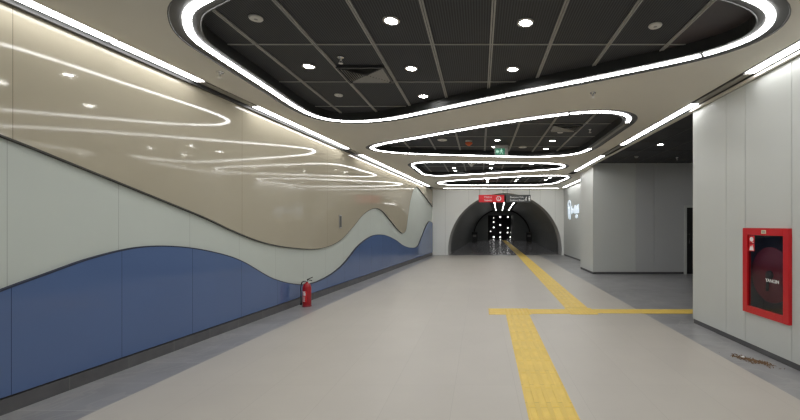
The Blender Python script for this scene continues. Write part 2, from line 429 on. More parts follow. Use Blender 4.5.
# doorway at the far right of the passage
b = MB(); b.box(6.66, 6.74, YP1-0.03, YP1+0.12, -0.004, 2.24); b.box(7.70, 7.78, YP1-0.03, YP1+0.12, -0.004, 2.24); b.box(6.74, 7.70, YP1-0.03, YP1+0.12, 2.17, 2.24)
dr = struct(b.build('door_1', M['right_wall']))
b = MB(); b.box(6.74, 7.70, YP1+0.05, YP1+0.09, 0.0, 2.17); b.build('door_leaf', M['black'], dr)
b = MB(); b.tube([(6.84, YP1+0.05, 1.0), (6.84, YP1+0.0, 1.0), (6.84, YP1+0.0, 1.3), (6.84, YP1+0.05, 1.3)], 0.012); b.build('door_handle', M['chrome'], dr)
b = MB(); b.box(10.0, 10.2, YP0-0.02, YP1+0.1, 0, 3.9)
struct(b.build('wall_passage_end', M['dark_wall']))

# recessed wall beyond the pillar
b = MB()
for a, c in ((YC1, 16.4), (16.4, 17.6), (17.6, 18.8), (18.8, 20.0), (20.0, YE)): b.box(XW, XW+0.1, a+0.003, c-0.003, 0.066, 3.9)
struct(b.build('wall_recess', M['right_wall']))
b = MB(); b.box(XW+0.006, XW+0.09, YC1, YE, -0.004, 0.0655)
struct(b.build('baseboard_recess', M['skirting_flat']))

# wall behind the photographer
b = MB(); b.box(-5.4, 4.0, Y0-0.2, Y0, -0.004, 3.9)
struct(b.build('wall_near', M['end_wall']))

# arch wall
AR, AZ, AX = 3.03, 0.27, 1.33
def axis_x(y): return AX+(y-YE)*0.047
a0 = -math.asin((AZ+0.01)/AR)
NA = 64
def arch(cx, r=AR, cz=AZ): return [(cx+r*math.cos(PI-a0-(PI-2*a0)*k/NA), cz+r*math.sin(PI-a0-(PI-2*a0)*k/NA)) for k in range(NA+1)]
ar = arch(AX)
outline = [(xl(YE)-0.15, -0.004)]+ar+[(XW+0.15, -0.004), (XW+0.15, 3.9), (xl(YE)-0.15, 3.9)]
b = MB()
n = len(ar)
top = [(xl(YE)-0.15+(XW+0.3-xl(YE))*k/(n-1), 3.9) for k in range(n)]
vs = [(x, YE, z) for x, z in ar]+[(x, YE, z) for x, z in top]
b.add(vs, [(i, i+1, n+i+1, n+i) for i in range(n-1)])
b.add([(xl(YE)-0.15, YE, -0.004), (ar[0][0], YE, ar[0][1]), (xl(YE)-0.15, YE, 3.9)], [(0, 1, 2)])
b.add([(XW+0.15, YE, -0.004), (ar[-1][0], YE, ar[-1][1]), (XW+0.15, YE, 3.9)], [(0, 1, 2)])
struct(b.build('wall_end', M['end_wall']))
b = MB()
for x in (-1.85, 4.0): b.box(x, x+0.006, YE-0.002, YE+0.01, 0, 3.5)
for x in (-0.6, 1.33, 3.2): b.box(x, x+0.006, YE-0.002, YE+0.01, 2.3 if x != 1.33 else 3.31, 3.5)
struct(b.build('trim_2', M['grey_plastic']))
def sweep(y0, y1, n, r=AR):
    b = MB(); vs = []
    for k in range(n+1):
        y = y0+(y1-y0)*k/n; vs += [(x, y, z) for x, z in arch(axis_x(y), r)]
    m = NA+1
    b.add(vs, [(k*m+i, k*m+i+1, (k+1)*m+i+1, (k+1)*m+i) for k in range(n) for i in range(NA)], 0, True)
    return b
struct(sweep(YE, YE+1.3, 1).build('trim_3', M['reveal'], fix=False))
struct(sweep(YE+1.3, 42.0, 12).build('wall_tunnel', M['tunnel'], fix=False))
# rib rings that stand out from the tunnel cladding
for i, yy in enumerate((29.0, 35.5, 41.6)):
    b = MB(); o1 = arch(axis_x(yy)); o2 = arch(axis_x(yy), AR-0.12)
    m = NA+1; vs = [(x, yy, z) for x, z in o1]+[(x, yy, z) for x, z in o2]+[(x, yy+0.25, z) for x, z in o2]+[(x, yy+0.25, z) for x, z in o1]
    b.add(vs, [(r*m+k, r*m+k+1, (r+1)*m+k+1, (r+1)*m+k) for r in range(3) for k in range(NA)])
    if i == 2: struct(b.build('trim_%d' % (20+i), M['black_wall']))
# end of the tunnel, with a dark opening
ye = 42.0; cx = axis_x(ye); ox0, ox1, oz = 0.85, 3.5, 2.62
b = MB(); b.box(cx-3.2, ox0, ye, ye+0.2, -0.004, 3.5); b.box(ox1, cx+3.2, ye, ye+0.2, -0.004, 3.5); b.box(ox0, ox1, ye, ye+0.2, oz, 3.5)
struct(b.build('wall_tunnel_end', M['tunnel_end']))
b = MB(); b.box(ox0-0.2, ox1+0.2, 47.0, 47.2, -0.004, 3.4); b.box(ox0-0.3, ox0-0.1, ye+0.2, 47.0, -0.004, 3.4); b.box(ox1+0.1, ox1+0.3, ye+0.2, 47.0, -0.004, 3.4); b.box(ox0-0.3, ox1+0.3, ye+0.2, 47.2, 3.4, 3.5)
struct(b.build('wall_far', M['black_wall']))
# black service band along the crown of the tunnel
b = MB(); m = 12; vs = []
for k in range(m+1):
    y = YE+1.3+(42-YE-1.3)*k/m
    vs += [(axis_x(y)-0.95, y, 3.10), (axis_x(y)+0.95, y, 3.10)]
b.add(vs, [(2*k, 2*k+1, 2*k+3, 2*k+2) for k in range(m)])
struct(b.build('ceiling_tunnel', M['black_wall'], fix=False))

# ------------------------------------------------------------------ ceiling with four light-ringed openings, a fifth added behind the camera
R1 = [(-2.33, 3.38), (-2.57, 3.53), (-2.72, 3.71), (-2.86, 3.94), (-2.92, 4.11), (-2.94, 4.38), (-2.95, 5.35), (-2.94, 6.75), (-2.8, 7.15), (-2.45, 7.34), (-1.74, 7.22), (-0.66, 6.55), (0.34, 5.89), (1.54, 5.14), (2.4, 4.55), (2.63, 4.32), (2.75, 4.1), (2.77, 3.9), (2.68, 3.67), (2.52, 3.5), (2.32, 3.38), (1.6, 3.1), (0.6, 2.85), (-0.6, 2.8), (-1.6, 3.0)]
R2 = [(-2.69, 9.87), (-2.57, 9.66), (-2.3, 9.38), (-1.3, 8.66), (-0.36, 7.98), (0.73, 7.25), (1.45, 6.86), (1.85, 6.73), (2.12, 6.72), (2.40, 6.82), (2.62, 7.04), (2.72, 7.35), (2.74, 8.0), (2.75, 9.0), (2.74, 10.0), (2.64, 10.5), (2.36, 10.88), (1.86, 11.1), (1.29, 11.15), (-0.49, 10.9), (-1.61, 10.7), (-2.25, 10.5), (-2.6, 10.2)]
R3 = [(-2.08, 12.42), (-1.69, 12.12), (-0.91, 12.08), (0.37, 12.15), (1.53, 12.26), (2.26, 12.38), (2.65, 12.7), (2.75, 13.1), (2.58, 13.55), (1.11, 14.3), (0.0, 14.84), (-0.96, 15.26), (-1.7, 15.42), (-2.06, 15.1), (-2.14, 13.9)]
R4 = [(-1.91, 18.18), (-1.48, 17.43), (-0.42, 16.67), (0.8, 15.98), (1.74, 15.55), (2.61, 15.36), (3.25, 15.45), (3.50, 15.85), (3.5, 17.08), (3.36, 18.2), (3.0, 18.7), (1.9, 19.0), (0.48, 19.12), (-0.86, 19.08), (-1.6, 18.8)]
R_FILL = [(-2.9, -3.2), (-2.4, -3.8), (-1.0, -3.7), (0.6, -3.3), (2.2, -3.0), (2.7, -2.4), (2.7, -0.8), (2.5, 0.6), (1.8, 1.3), (0.4, 1.2), (-1.4, 0.9), (-2.6, 0.5), (-2.95, -0.4), (-3.0, -2.0)]  # added unseen loop, brightens the floor near the camera
rings = []
for pts in (R1, R2, R3, R4, R_FILL):
    rings.append(resample(spline([Vector(p) for p in pts]), 0.09))

W_OUT, W_IN, W_LED = 0.14, 0.115, 0.034
holes = [offset(P, W_OUT) for P in rings]
CE = 3.60   # edge of the plaster above the passage
outer = [(xl(Y0)+0.26, Y0), (3.28, Y0), (3.28, YC1+0.2), (4.15, YC1+0.2), (4.15, 20.62), (xl(20.62)+0.26, 20.62)]
outer = [Vector(p) for p in outer]
def fill(outer, holes, z):
    V = []; Ed = []
    for loop in [outer]+holes:
        o = len(V); V += [Vector((p.x, p.y)) for p in loop]; Ed += [(o+i, o+(i+1) % len(loop)) for i in range(len(loop))]
    r = geometry.delaunay_2d_cdt(V, Ed, [], 0, 1e-5)
    vs, fs = r[0], r[2]; keep = []
    for f in fs:
        c = sum((vs[i] for i in f), Vector((0, 0)))/len(f)
        if inside(c, outer) and not any(inside(c, h) for h in holes): keep.append(tuple(f))
    return [(v.x, v.y, z) for v in vs], keep
vs, fs = fill(outer, holes, ZC)
b = MB(); b.add(vs, fs)
me_ceiling = b.build('ceiling', M['plaster'], fix=False)
struct(me_ceiling)
# strips of plaster between the side lamp channels and the walls, and the edge over the passage
b = MB()
b.box(3.48, 3.60, YP0, YP1, ZC-0.005, 3.62); b.box(3.482, 3.498, Y0, YP0, 3.455, 3.62); b.box(3.452, 3.482, Y0, YP0, 3.455, ZC-0.013)
b.box(3.48, XC+0.01, YP1, YC1+0.2, ZC, 3.62); b.box(4.15, XW+0.05, 20.62, YE, ZC, 3.62)
b.box(4.36, XW+0.03, YC1+0.2, 20.62, ZC, 3.62); b.box(3.48, 4.15, YC1+0.19, YC1+0.21, ZC, 3.62)
b.box(xl(20.62)-0.1, 4.15, 20.86, YE+0.02, ZC, 3.62)
struct(b.build('trim_4', M['plaster']))
# channels that hold the straight lamps
def lw(s, n, z): return LW @ Vector((s, -n, z))
b = MB()
for n0, n1, z in ((0.09, 0.27, 3.545),):
    b.quad(lw(S0, n0, z), lw(S1-0.7, n0, z), lw(S1-0.7, n1, z), lw(S0, n1, z))
b.quad(lw(S0, 0.27, 3.545), lw(S1-0.7, 0.27, 3.545), lw(S1-0.7, 0.27, 3.498), lw(S0, 0.27, 3.498))
b.quad(lw(S0, 0.09, 3.56), lw(S1-0.7, 0.09, 3.56), lw(S1-0.7, 0.09, 3.47), lw(S0, 0.09, 3.47))
b.quad(lw(S0, 0.09, 3.47), lw(S1-0.7, 0.09, 3.47), lw(S1-0.7, 0.045, 3.47), lw(S0, 0.045, 3.47))
b.quad(lw(S0, 0.045, 3.60), lw(S1-0.7, 0.045, 3.60), lw(S1-0.7, 0.045, 3.47), lw(S0, 0.045, 3.47))
struct(b.build('trim_5', M['channel'], fix=False))
def chan(x0, x1, y0, y1, name):
    b = MB(); b.box(x0-0.004, x0, y0, y1, ZC-0.002, 3.56); b.box(x1, x1+0.004, y0, y1, ZC-0.012, 3.56); b.box(x0, x1, y0, y1, 3.545, 3.56)
    return struct(b.build(name, M['channel']))
chan(3.28, 3.48, Y0, YC1+0.19, 'trim_6')
chan(4.15, 4.36, YC1+0.2, 20.62, 'trim_7')
chan_b = MB(); chan_b.box(xl(20.62)+0.05, 4.15, 20.62, 20.86, 3.545, 3.56)
struct(chan_b.build('trim_8', M['channel']))

# black mesh ceiling above, split round a solid board on the right of the largest opening
b = MB()
b.quad((-5, Y0, ZU), (4.6, Y0, ZU), (4.6, YE+0.1, ZU), (-5, YE+0.1, ZU), 0)
b.quad((2.11, 2.0, ZU-0.004), (3.2, 2.0, ZU-0.004), (3.2, 5.68, ZU-0.004), (2.11, 5.68, ZU-0.004), 1)
struct(b.build('ceiling_upper', [M['mesh_ceiling'], M['solid_ceiling']], fix=False))
b = MB(); b.quad((3.5, YP0-0.1, 3.62), (10.1, YP0-0.1, 3.62), (10.1, YP1+0.1, 3.62), (3.5, YP1+0.1, 3.62))
struct(b.build('ceiling_passage', M['mesh_ceiling'], fix=False))
b = MB()
GX = [KU*(0.131+0.681*k) for k in range(-5, 6)]; GY = [KU*(4.64-1.21+1.21*k) for k in range(0, 15)]
for x in GX:
    for s in (-1, 1): b.box(x+s*0.012-0.008, x+s*0.012+0.008, 2.4, 20.4, ZU-0.016, ZU-0.001)
for y in GY: b.box(-3.4, 3.7, y-0.008, y+0.008, ZU-0.010, ZU-0.001)
struct(b.build('trim_9', M['tbar']))
b = MB()
for k in range(9): b.box(3.7+0.681*k-0.01, 3.7+0.681*k+0.01, YP0, YP1, 3.612, 3.619)
for k in range(6): b.box(3.62, 10, 7.2+1.21*k-0.008, 7.2+1.21*k+0.008, 3.612, 3.619)
struct(b.build('trim_10', mat('black grid bar', srgb(66, 66, 66), 0.5)))
b = MB(); b.box(-5.4, 4.8, Y0-0.2, YE+0.2, 3.9, 4.0); b.box(4.8, 10.3, YP0-0.3, YP1+0.3, 3.9, 4.0)
struct(b.build('ceiling_slab', M['black_wall']))

def snap(P, pt): return min(range(len(P)), key=lambda i: (P[i]-Vector(pt)).length)
ring_info = [
    (R1, 'large closed loop of white light around the nearest and largest ceiling opening', [(-2.94, 4.5), (-2.93, 6.9), (-1.74, 7.22), (0.34, 5.89), (2.47, 4.47), (0.3, 2.8), (-2.0, 3.15)], []),
    (R2, 'loop of white light around the second ceiling opening, the one holding the green exit sign', [(-2.2, 9.3), (-0.36, 7.95), (1.51, 6.85), (2.70, 7.45), (2.74, 9.9), (1.29, 11.15), (-0.49, 10.9), (-1.9, 10.6)], [(2.70, 7.45)]),
    (R3, 'narrow loop of white light around the third ceiling opening, pointed at its right', [(-0.91, 12.08), (1.5, 12.26), (2.4, 13.65), (0.2, 14.75), (-1.7, 15.4)], []),
    (R_FILL, 'added unseen loop of white light around a ceiling opening behind the viewer', [(-2.9, -3.2), (2.7, -2.4), (2.5, 0.6), (-2.6, 0.5)], []),
    (R4, 'loop of white light around the farthest ceiling opening, nearest the arch wall', [(-1.9, 18.3), (0.8, 15.98), (3.3, 15.5), (3.3, 18.3), (1.9, 19.0), (-0.9, 19.08)], []),
]
ring_info = ring_info[:3]+[ring_info[4], ring_info[3]]
for (pts, label, joints, off), P in zip(ring_info, rings):
    n = len(P)
    cen = sum(P, Vector((0, 0)))/n
    rt = thing('ring_light', label, 'light', (cen.x, cen.y, ZC), 0, 'ring lights of the ceiling openings')
    def loc(p, z): return (p.x-cen.x, p.y-cen.y, z-ZC)
    # channel: outer lip, bed, inner lip, then the dark side up to the mesh
    prof = [(W_OUT+0.004, ZC+0.001), (W_OUT+0.004, ZC-0.004), (W_OUT-0.006, ZC-0.004), (W_OUT-0.010, ZC+0.004), (-W_IN+0.012, ZC+0.004), (-W_IN+0.008, ZC-0.004), (-W_IN, ZC-0.004)]
    b = MB(); loops = [offset(P, d) for d, z in prof]; vs = []
    for L, (d, z) in zip(loops, prof): vs += [loc(p, z) for p in L]
    b.add(vs, [(k*n+i, k*n+(i+1) % n, (k+1)*n+(i+1) % n, (k+1)*n+i) for k in range(len(prof)-1) for i in range(n)])
    b.build('channel', M['channel'], rt, fix=False)
    b = MB(); L = offset(P, -W_IN); vs = [loc(p, ZC-0.004) for p in L]+[loc(p, ZU-0.001) for p in L]
    b.add(vs, [(i, (i+1) % n, n+(i+1) % n, n+i) for i in range(n)])
    b.build('recess_side', M['recess_side'], rt, fix=False)
    idx = sorted(set(snap(P, j) for j in joints)); offi = [snap(P, j) for j in off]
    wl = W_LED if pts in (R1, R2, R_FILL) else 0.026
    Li, Lo = offset(P, -wl), offset(P, wl)
    for q, i0 in enumerate(idx):
        i1 = idx[(q+1) % len(idx)]
        cnt = (i1-i0) % n or n
        ids = [(i0+k) % n for k in range(cnt+1)]
        A = [Li[i] for i in ids]; B = [Lo[i] for i in ids]
        f = 0.22   # leave a small joint at both ends
        A[0] = A[0].lerp(A[1], f); B[0] = B[0].lerp(B[1], f); A[-1] = A[-1].lerp(A[-2], f); B[-1] = B[-1].lerp(B[-2], f)
        m = len(A); b = MB()
        unlit = i0 in offi
        zz = ZC-0.006
        vs = [loc(p, zz) for p in A]+[loc(p, zz) for p in B]+[loc(p, ZC+0.003) for p in A]+[loc(p, ZC+0.003) for p in B]
        fs = [(i, i+1, m+i+1, m+i) for i in range(m-1)]+[(i, 2*m+i, 2*m+i+1, i+1) for i in range(m-1)]+[(m+i, m+i+1, 3*m+i+1, 3*m+i) for i in range(m-1)]
        fs += [(0, m, 3*m, 2*m), (m-1, 3*m-1, 4*m-1, 2*m-1)]
        b.add(vs, fs)
        d = b.build('diffuser', M['led_off'] if unlit else M['led'], rt)
        if unlit: d['label'] = 'unlit length of diffuser'

# ------------------------------------------------------------------ straight lamps along both walls
def strip(loc, rz, length, width, lit, label, group):
    t = thing('strip_light', label, 'light', loc, rz, group)
    b = MB(); b.box(0.01, length-0.01, -width/2-0.012, width/2+0.012, 0.012, 0.043); b.build('housing', M['channel'], t)
    b = MB(); b.box(0.012, length-0.012, -width/2, width/2, 0.0, 0.0118); b.build('diffuser', M['led_strip'] if lit else M['led_off'], t)
    return t
gl = 'straight lamps along the left wall'
for y0, y1, lit, label in (
        (-3.9, 4.17, 1, 'long lit strip light above the beige panelling, nearest at the upper left'),
        (4.18, 5.33, 1, 'short lit strip light above the beige panelling, second from the near left'),
        (5.34, 6.43, 0, 'first unlit strip length above the beige panelling, past the two nearest lit ones'),
        (6.44, 10.0, 1, 'lit strip light above the beige panelling between the two unlit lengths'),
        (10.01, 10.85, 0, 'second, shorter unlit strip length above the beige panelling, farther along'),
        (10.86, 14.6, 1, 'lit strip light above the beige panelling beyond the farther unlit length'),
        (14.61, 19.6, 1, 'farthest lit strip light above the left wall, ending near the arch wall')):
    p = lw(y0*1.0035, 0.185, ZC-0.001); strip(p, ang, (y1-y0)*1.0035, 0.105, lit, label, gl)
gr = 'straight lamps along the right side'
for x, y0, y1, lit, label in (
        (3.38, -3.9, 5.03, 1, 'long lit strip light over the hose cabinet wall, nearest at the upper right'),
        (3.38, 5.04, 6.27, 0, 'unlit strip length over the right wall just before its corner'),
        (3.38, 6.28, 7.41, 1, 'lit strip light beginning the row over the cross passage, at the wall corner'),
        (3.38, 7.42, 9.5, 1, 'longer lit strip light over the middle of the cross passage opening'),
        (3.38, 9.51, 11.0, 0, 'unlit strip length over the far half of the cross passage opening'),
        (3.38, 11.01, 14.1, 1, 'lit strip light running past the grey pillar corner'),
        (4.255, 16.6, 20.3, 1, 'lit strip light beyond the pillar over the wall with the glowing emblem')):
    strip((x, y0, ZC-0.001), PI/2, y1-y0, 0.105, lit, label, gr)
for k in range(3):
    strip((-1.9+2.0*k, 20.74, ZC-0.001), 0, 1.97, 0.03, 1, ['left', 'middle', 'right'][k]+' lit strip light of the crosswise row in front of the arch wall', 'crosswise lamps before the arch wall')

# ------------------------------------------------------------------ small ceiling fittings
dl0 = None
def downlight(x, y, label, z=ZU):
    global dl0
    if z == ZU: x, y = x*KU, y*KU
    if dl0 is None:
        dl0 = thing('downlight', label, 'light', (x, y, z), 0, 'round downlights in the black ceiling')
        b = MB(); b.lathe([(0.062, 0.0), (0.084, 0.0), (0.082, -0.012), (0.064, -0.014), (0.060, -0.004)], 24); b.build('trim_ring', M['white_plastic'], dl0)
        b = MB(); b.lathe([(0.0, -0.009), (0.060, -0.0085), (0.060, -0.001), (0.0, -0.0009)], 20); b.build('lens', M['spot'], dl0)
    else: dup(dl0, (x, y, z), label)
o1 = 'round lit downlight in the largest ceiling opening, '
for x, y, l in ((-0.91, 4.10, 'left one of the nearest pair'), (0.47, 4.14, 'right one of the nearest pair'), (-2.26, 5.28, 'left end of the middle three'),
                (-0.92, 5.35, 'centre of the middle three'), (0.44, 5.38, 'right end of the middle three'), (-0.92, 6.50, 'single one nearest the far rim')): downlight(x, y, o1+l)
for x, y, l in ((0.43, 9.88, 'round lit downlight directly above the green exit sign'), (1.80, 9.95, 'round lit downlight right of the exit sign, nearer of the right pair'),
                (1.81, 11.0, 'round lit downlight right of the exit sign, farther of the right pair'), (0.39, 10.75, 'round lit downlight partly hidden behind the green exit sign')): downlight(x, y, l)
o3 = 'round lit downlight in the third ceiling opening, '
for x, y, l in ((-0.95, 15.4, 'farther of its two left lights'), (-0.96, 14.7, 'nearer of its two left lights'), (0.41, 13.72, 'nearer of its two middle lights'), (0.40, 14.75, 'farther of its two middle lights'), (1.76, 13.75, 'alone at the right')): downlight(x, y, o3+l)
o4 = 'round lit downlight in the farthest ceiling opening, '
for x, y, l in ((0.35, 18.5, 'nearer of its left pair'), (0.35, 19.4, 'farther of its left pair'), (1.74, 17.5, 'nearest of its middle three'), (1.71, 18.35, 'second of its middle three'), (1.70, 19.2, 'last of its middle three'), (3.10, 17.7, 'nearer of its right pair'), (3.05, 18.6, 'farther of its right pair')): downlight(x, y, o4+l)
downlight(4.51, 10.0, 'single round lit downlight in the dark ceiling of the right passage', 3.62)
for yy, l in ((8.8, 'nearer'), (11.2, 'farther')): downlight(7.2, yy, 'added unseen downlight deep in the right passage behind the hose cabinet wall, the '+l, 3.62)  # added out of view to brighten the passage

spk = None
def speaker(x, y, label, k=0.75):
    global spk
    x, y = x*KU, y*KU
    if spk is None:
        spk = thing('ceiling_speaker', label, 'speaker', (x, y, ZU), 0, 'round ceiling speakers')
        b = MB(); b.lathe([(0.085, 0.0), (0.088, -0.008), (0.078, -0.018), (0.070, -0.019)], 24); b.build('rim', M['white_plastic'], spk)
        b = MB(); b.lathe([(0.0, -0.020), (0.071, -0.017), (0.071, -0.002), (0, -0.001)], 20); b.build('grille', M['grey_plastic'], spk)
    else: dup(spk, (x, y, ZU), label)
    (spk if not C.objects.get('ceiling_speaker.001') else [o for o in C.objects if o.get('label') == label][0]).scale = (k, k, 1)
speaker(-2.27, 4.05, 'round unlit grey disc in the largest ceiling opening, at its upper left')
speaker(1.84, 4.20, 'round unlit grey disc in the largest ceiling opening, at its right')
speaker(-2.28, 6.45, 'round unlit grey disc in the largest ceiling opening, near its far left rim')
speaker(-0.93, 9.85, 'round unlit grey disc in the second ceiling opening, left of the orange detector', 1.35)
speaker(1.15, 10.75, 'round unlit grey disc in the second ceiling opening, just right of the exit sign', 1.25)
speaker(1.81, 9.03, 'round unlit grey disc in the second ceiling opening, beside the right vent')

spr = None
def sprinkler(x, y, z, label, down=1.0):
    global spr
    if spr is None:
        spr = thing('sprinkler_head', label, 'sprinkler', (x, y, z), 0, 'ceiling sprinklers')
        b = MB(); b.lathe([(0.0, -0.002), (0.045, -0.002), (0.038, -0.014), (0.014, -0.018), (0.012, -0.045), (0.006, -0.05), (0.0, -0.05)], 16); b.build('escutcheon', M['chrome'], spr)
        b = MB(); b.lathe([(0.0, -0.082), (0.026, -0.080), (0.028, -0.077), (0.0, -0.075)], 14)
        for s in (-1, 1): b.tube([(s*0.012, 0, -0.04), (s*0.016, 0, -0.058), (s*0.004, 0, -0.078)], 0.003, 6)
        b.build('deflector', M['white_plastic'], spr)
    else: dup(spr, (x, y, z), label)
sprinkler(-1.74*KU, 5.0*KU, ZU, 'small sprinkler hanging from the largest opening, beside the square vent')
sprinkler(2.41*KU, 8.75*KU, ZU, 'small sprinkler hanging in the second ceiling opening, near its right rim')
sprinkler(-3.23, 4.97, ZC, 'small sprinkler on the taupe ceiling left of the largest opening')
sprinkler(1.62, 5.74, ZC, 'small sprinkler on the taupe ceiling between the first and second openings')
sprinkler(5.88, 11.94, 3.62, 'small sprinkler in the dark ceiling of the right passage')

t = thing('smoke_detector', 'round smoke detector on the dark ceiling of the right passage', 'detector', (4.6, 11.76, 3.62))
b = MB(); b.lathe([(0.0, -0.001), (0.06, -0.001), (0.06, -0.016), (0.0, -0.0165)], 20); b.build('base', M['grey_plastic'], t)
b = MB(); b.lathe([(0.046, -0.0166), (0.042, -0.04), (0.02, -0.048), (0.0, -0.049)], 20); b.build('sensor_cap', M['grey_plastic'], t)
t = thing('alarm_beacon', 'small white and orange alarm beacon in the second ceiling opening', 'alarm', (-0.28*KU, 9.95*KU, ZU))
b = MB(); b.lathe([(0.0, -0.001), (0.085, -0.001), (0.085, -0.02), (0.05, -0.03), (0.05, -0.05), (0, -0.051)], 20); b.build('base', M['white_plastic'], t)
b = MB(); b.lathe([(0.086, -0.051), (0.088, -0.075), (0.05, -0.105), (0.02, -0.13), (0.0, -0.131)], 20); b.build('beacon_lens', M['orange_plastic'], t)
t = thing('ceiling_camera', 'white cone shaped fitting hanging in the third ceiling opening', 'fixture', (-0.29*KU, 13.6*KU, ZU))
b = MB(); b.lathe([(0.0, -0.001), (0.11, -0.001), (0.11, -0.03), (0.0, -0.031)], 20); b.build('base', M['white_plastic'], t)
b = MB(); b.lathe([(0.10, -0.031), (0.06, -0.07), (0.02, -0.12), (0.0, -0.125)], 20); b.build('cone', M['white_plastic'], t)

def vent(x0, x1, y0, y1, label):
    cx, cy = KU*(x0+x1)/2, KU*(y0+y1)/2; hx, hy = KU*(x1-x0)/2, KU*(y1-y0)/2
    t = thing('air_vent', label, 'vent', (cx, cy, ZU), 0, 'square ceiling vents')
    b = MB(); f = 0.025
    b.box(-hx, hx, -hy, -hy+f, -0.035, -0.017); b.box(-hx, hx, hy-f, hy, -0.035, -0.017); b.box(-hx, -hx+f, -hy+f, hy-f, -0.035, -0.017); b.box(hx-f, hx, -hy+f, hy-f, -0.035, -0.017)
    b.build('frame', M['channel'], t)
    b = MB(); b.box(-hx+f, hx-f, -hy+f, hy-f, -0.019, -0.017); b.build('backing', M['black'], t)
    # four triangular fans of slanted blades
    b = MB(); N = 9
    for k in range(1, N):
        r = k/N
        for s in (-1, 1):
            X = hx-f; Y = hy-f
            b.add([(s*X*r, -Y*r, -0.034), (s*X*r, Y*r, -0.034), (s*(X*r+0.022), Y*r, -0.021), (s*(X*r+0.022), -Y*r, -0.021)], [(0, 1, 2, 3)])
            b.add([(-X*r, s*Y*r, -0.021), (X*r, s*Y*r, -0.021), (X*r, s*(Y*r+0.022), -0.034), (-X*r, s*(Y*r+0.022), -0.034)], [(0, 1, 2, 3)])
    b.build('blades', M['grey_plastic'], t)
vent(-1.90, -1.26, 5.26, 5.84, 'square grey vent with slanted blades in the largest ceiling opening')
vent(1.52, 2.14, 8.32, 8.90, 'square grey vent in the right part of the second ceiling opening')

# ------------------------------------------------------------------ hanging signs
t = thing('exit_sign', 'small lit green exit sign hanging in the second ceiling opening', 'sign', (0.535, 10.0, 3.47))
b = MB(); b.box(-0.175, 0.175, -0.03, 0.03, 0.06, 0.125); b.build('housing', M['grey_plastic'], t, bevel=0.006)
b = MB(); b.box(-0.17, 0.17, -0.006, 0.006, -0.125, 0.06); b.build('plate', M['grey_plastic'], t)
b = MB(); b.box(-0.155, 0.085, -0.009, -0.0062, -0.115, 0.045); b.build('lit_face', M['green'], t)
b = MB(); fy = lambda u, v, d: (u, d, v)
b.prism([(-0.14, -0.035), (-0.10, 0.02), (-0.10, -0.01), (-0.055, -0.01), (-0.055, -0.06), (-0.10, -0.06), (-0.10, -0.09)], fy, -0.011, -0.0092)   # arrow
b.prism([(0.0+0.016*math.cos(k*PI/6), 0.022+0.016*math.sin(k*PI/6)) for k in range(12)], fy, -0.011, -0.0092)
b.prism([(-0.022, 0.0), (0.015, 0.004), (0.045, -0.03), (0.037, -0.037), (0.013, -0.015), (0.01, -0.045), (0.04, -0.065), (0.035, -0.105), (0.024, -0.105), (0.027, -0.07), (-0.004, -0.052), (-0.014, -0.08), (-0.045, -0.085), (-0.045, -0.075), (-0.022, -0.07), (-0.012, -0.02), (-0.032, -0.04), (-0.04, -0.034)], fy, -0.011, -0.0092)
b.build('pictogram', M['green_white'], t)
for s in (-1, 1):
    b = MB(); b.tube([(s*0.13, 0, 0.125), (s*0.13, 0, ZU-0.0005-3.47)], 0.006, 8); b.build('hanger', M['grey_metal'], t)

SY = 20.0
Mfront = Matrix.Rotation(PI/2, 4, 'X')
def hang_sign(x0, x1, face, label, lines, icons):
    w_ = x1-x0; z0, z1 = 2.73, 3.105; cz = (z0+z1)/2; h = (z1-z0)/2
    t = thing('hanging_sign', label, 'sign', ((x0+x1)/2, SY, cz), 0, 'direction signs before the arch')
    b = MB(); b.box(-w_/2, w_/2, -0.04, 0.04, -h, h); b.build('sign_box', face, t, bevel=0.01)
    for ln in lines: lettering('lettering', [ln], Matrix.Translation((0, -0.043, 0)) @ Mfront, M['white_paint'], t)
    for mk in icons: mk(t)
    for s in (-1, 1):
        b = MB(); b.tube([(s*(w_/2-0.06), 0, h-0.002), (s*(w_/2-0.06), 0, ZC-cz-0.001)], 0.009, 8); b.build('hanger', M['grey_metal'], t)
    return t
def metro_icon(t):
    b = MB(); c = (0.36, 0.0)
    b.prism([(c[0]+0.125*math.cos(k*PI/16), c[1]+0.125*math.sin(k*PI/16)) for k in range(32)], fy, -0.045, -0.0405); b.build('roundel', M['white_paint'], t)
    b = MB()
    b.prism([(c[0]+0.085*math.cos(k*PI/12), c[1]+0.085*math.sin(k*PI/12)) for k in range(24)], fy, -0.047, -0.0452); b.build('roundel_centre', M['red_sign'], t)
    lettering('icon_letter', [('S', 0.15, c[0]-0.045, -0.05)], Matrix.Translation((0, -0.049, 0)) @ Mfront, M['white_paint'], t)
def arrow_icons(t):
    b = MB()
    b.prism([(0.33, -0.0), (0.42, 0.11), (0.42, -0.0)], fy, -0.045, -0.0405)
    b.prism([(0.35, -0.02), (0.41, -0.02), (0.41, -0.1), (0.35, -0.1)], fy, -0.045, -0.0405)
    b.prism([(0.545+0.028*math.cos(k*PI/6), 0.09+0.028*math.sin(k*PI/6)) for k in range(12)], fy, -0.045, -0.0405)
    b.prism([(0.50, 0.05), (0.59, 0.05), (0.58, -0.04), (0.565, -0.12), (0.525, -0.12), (0.51, -0.04)], fy, -0.045, -0.0405)
    b.build('pictogram', M['white_paint'], t)
hang_sign(-0.07, 1.215, M['red_sign'], 'red hanging sign with white lettering and a round white emblem, before the arch', [('Metro', 0.15, -0.36, 0.03), ('Subway', 0.13, -0.36, -0.12)], [metro_icon])
hang_sign(1.30, 2.53, M['dark_sign'], 'charcoal hanging sign with white lettering, right of the red one', [('Bostanci Yolu', 0.125, -0.42, 0.03), ('Bostanci Road', 0.125, -0.42, -0.12)], [arrow_icons])
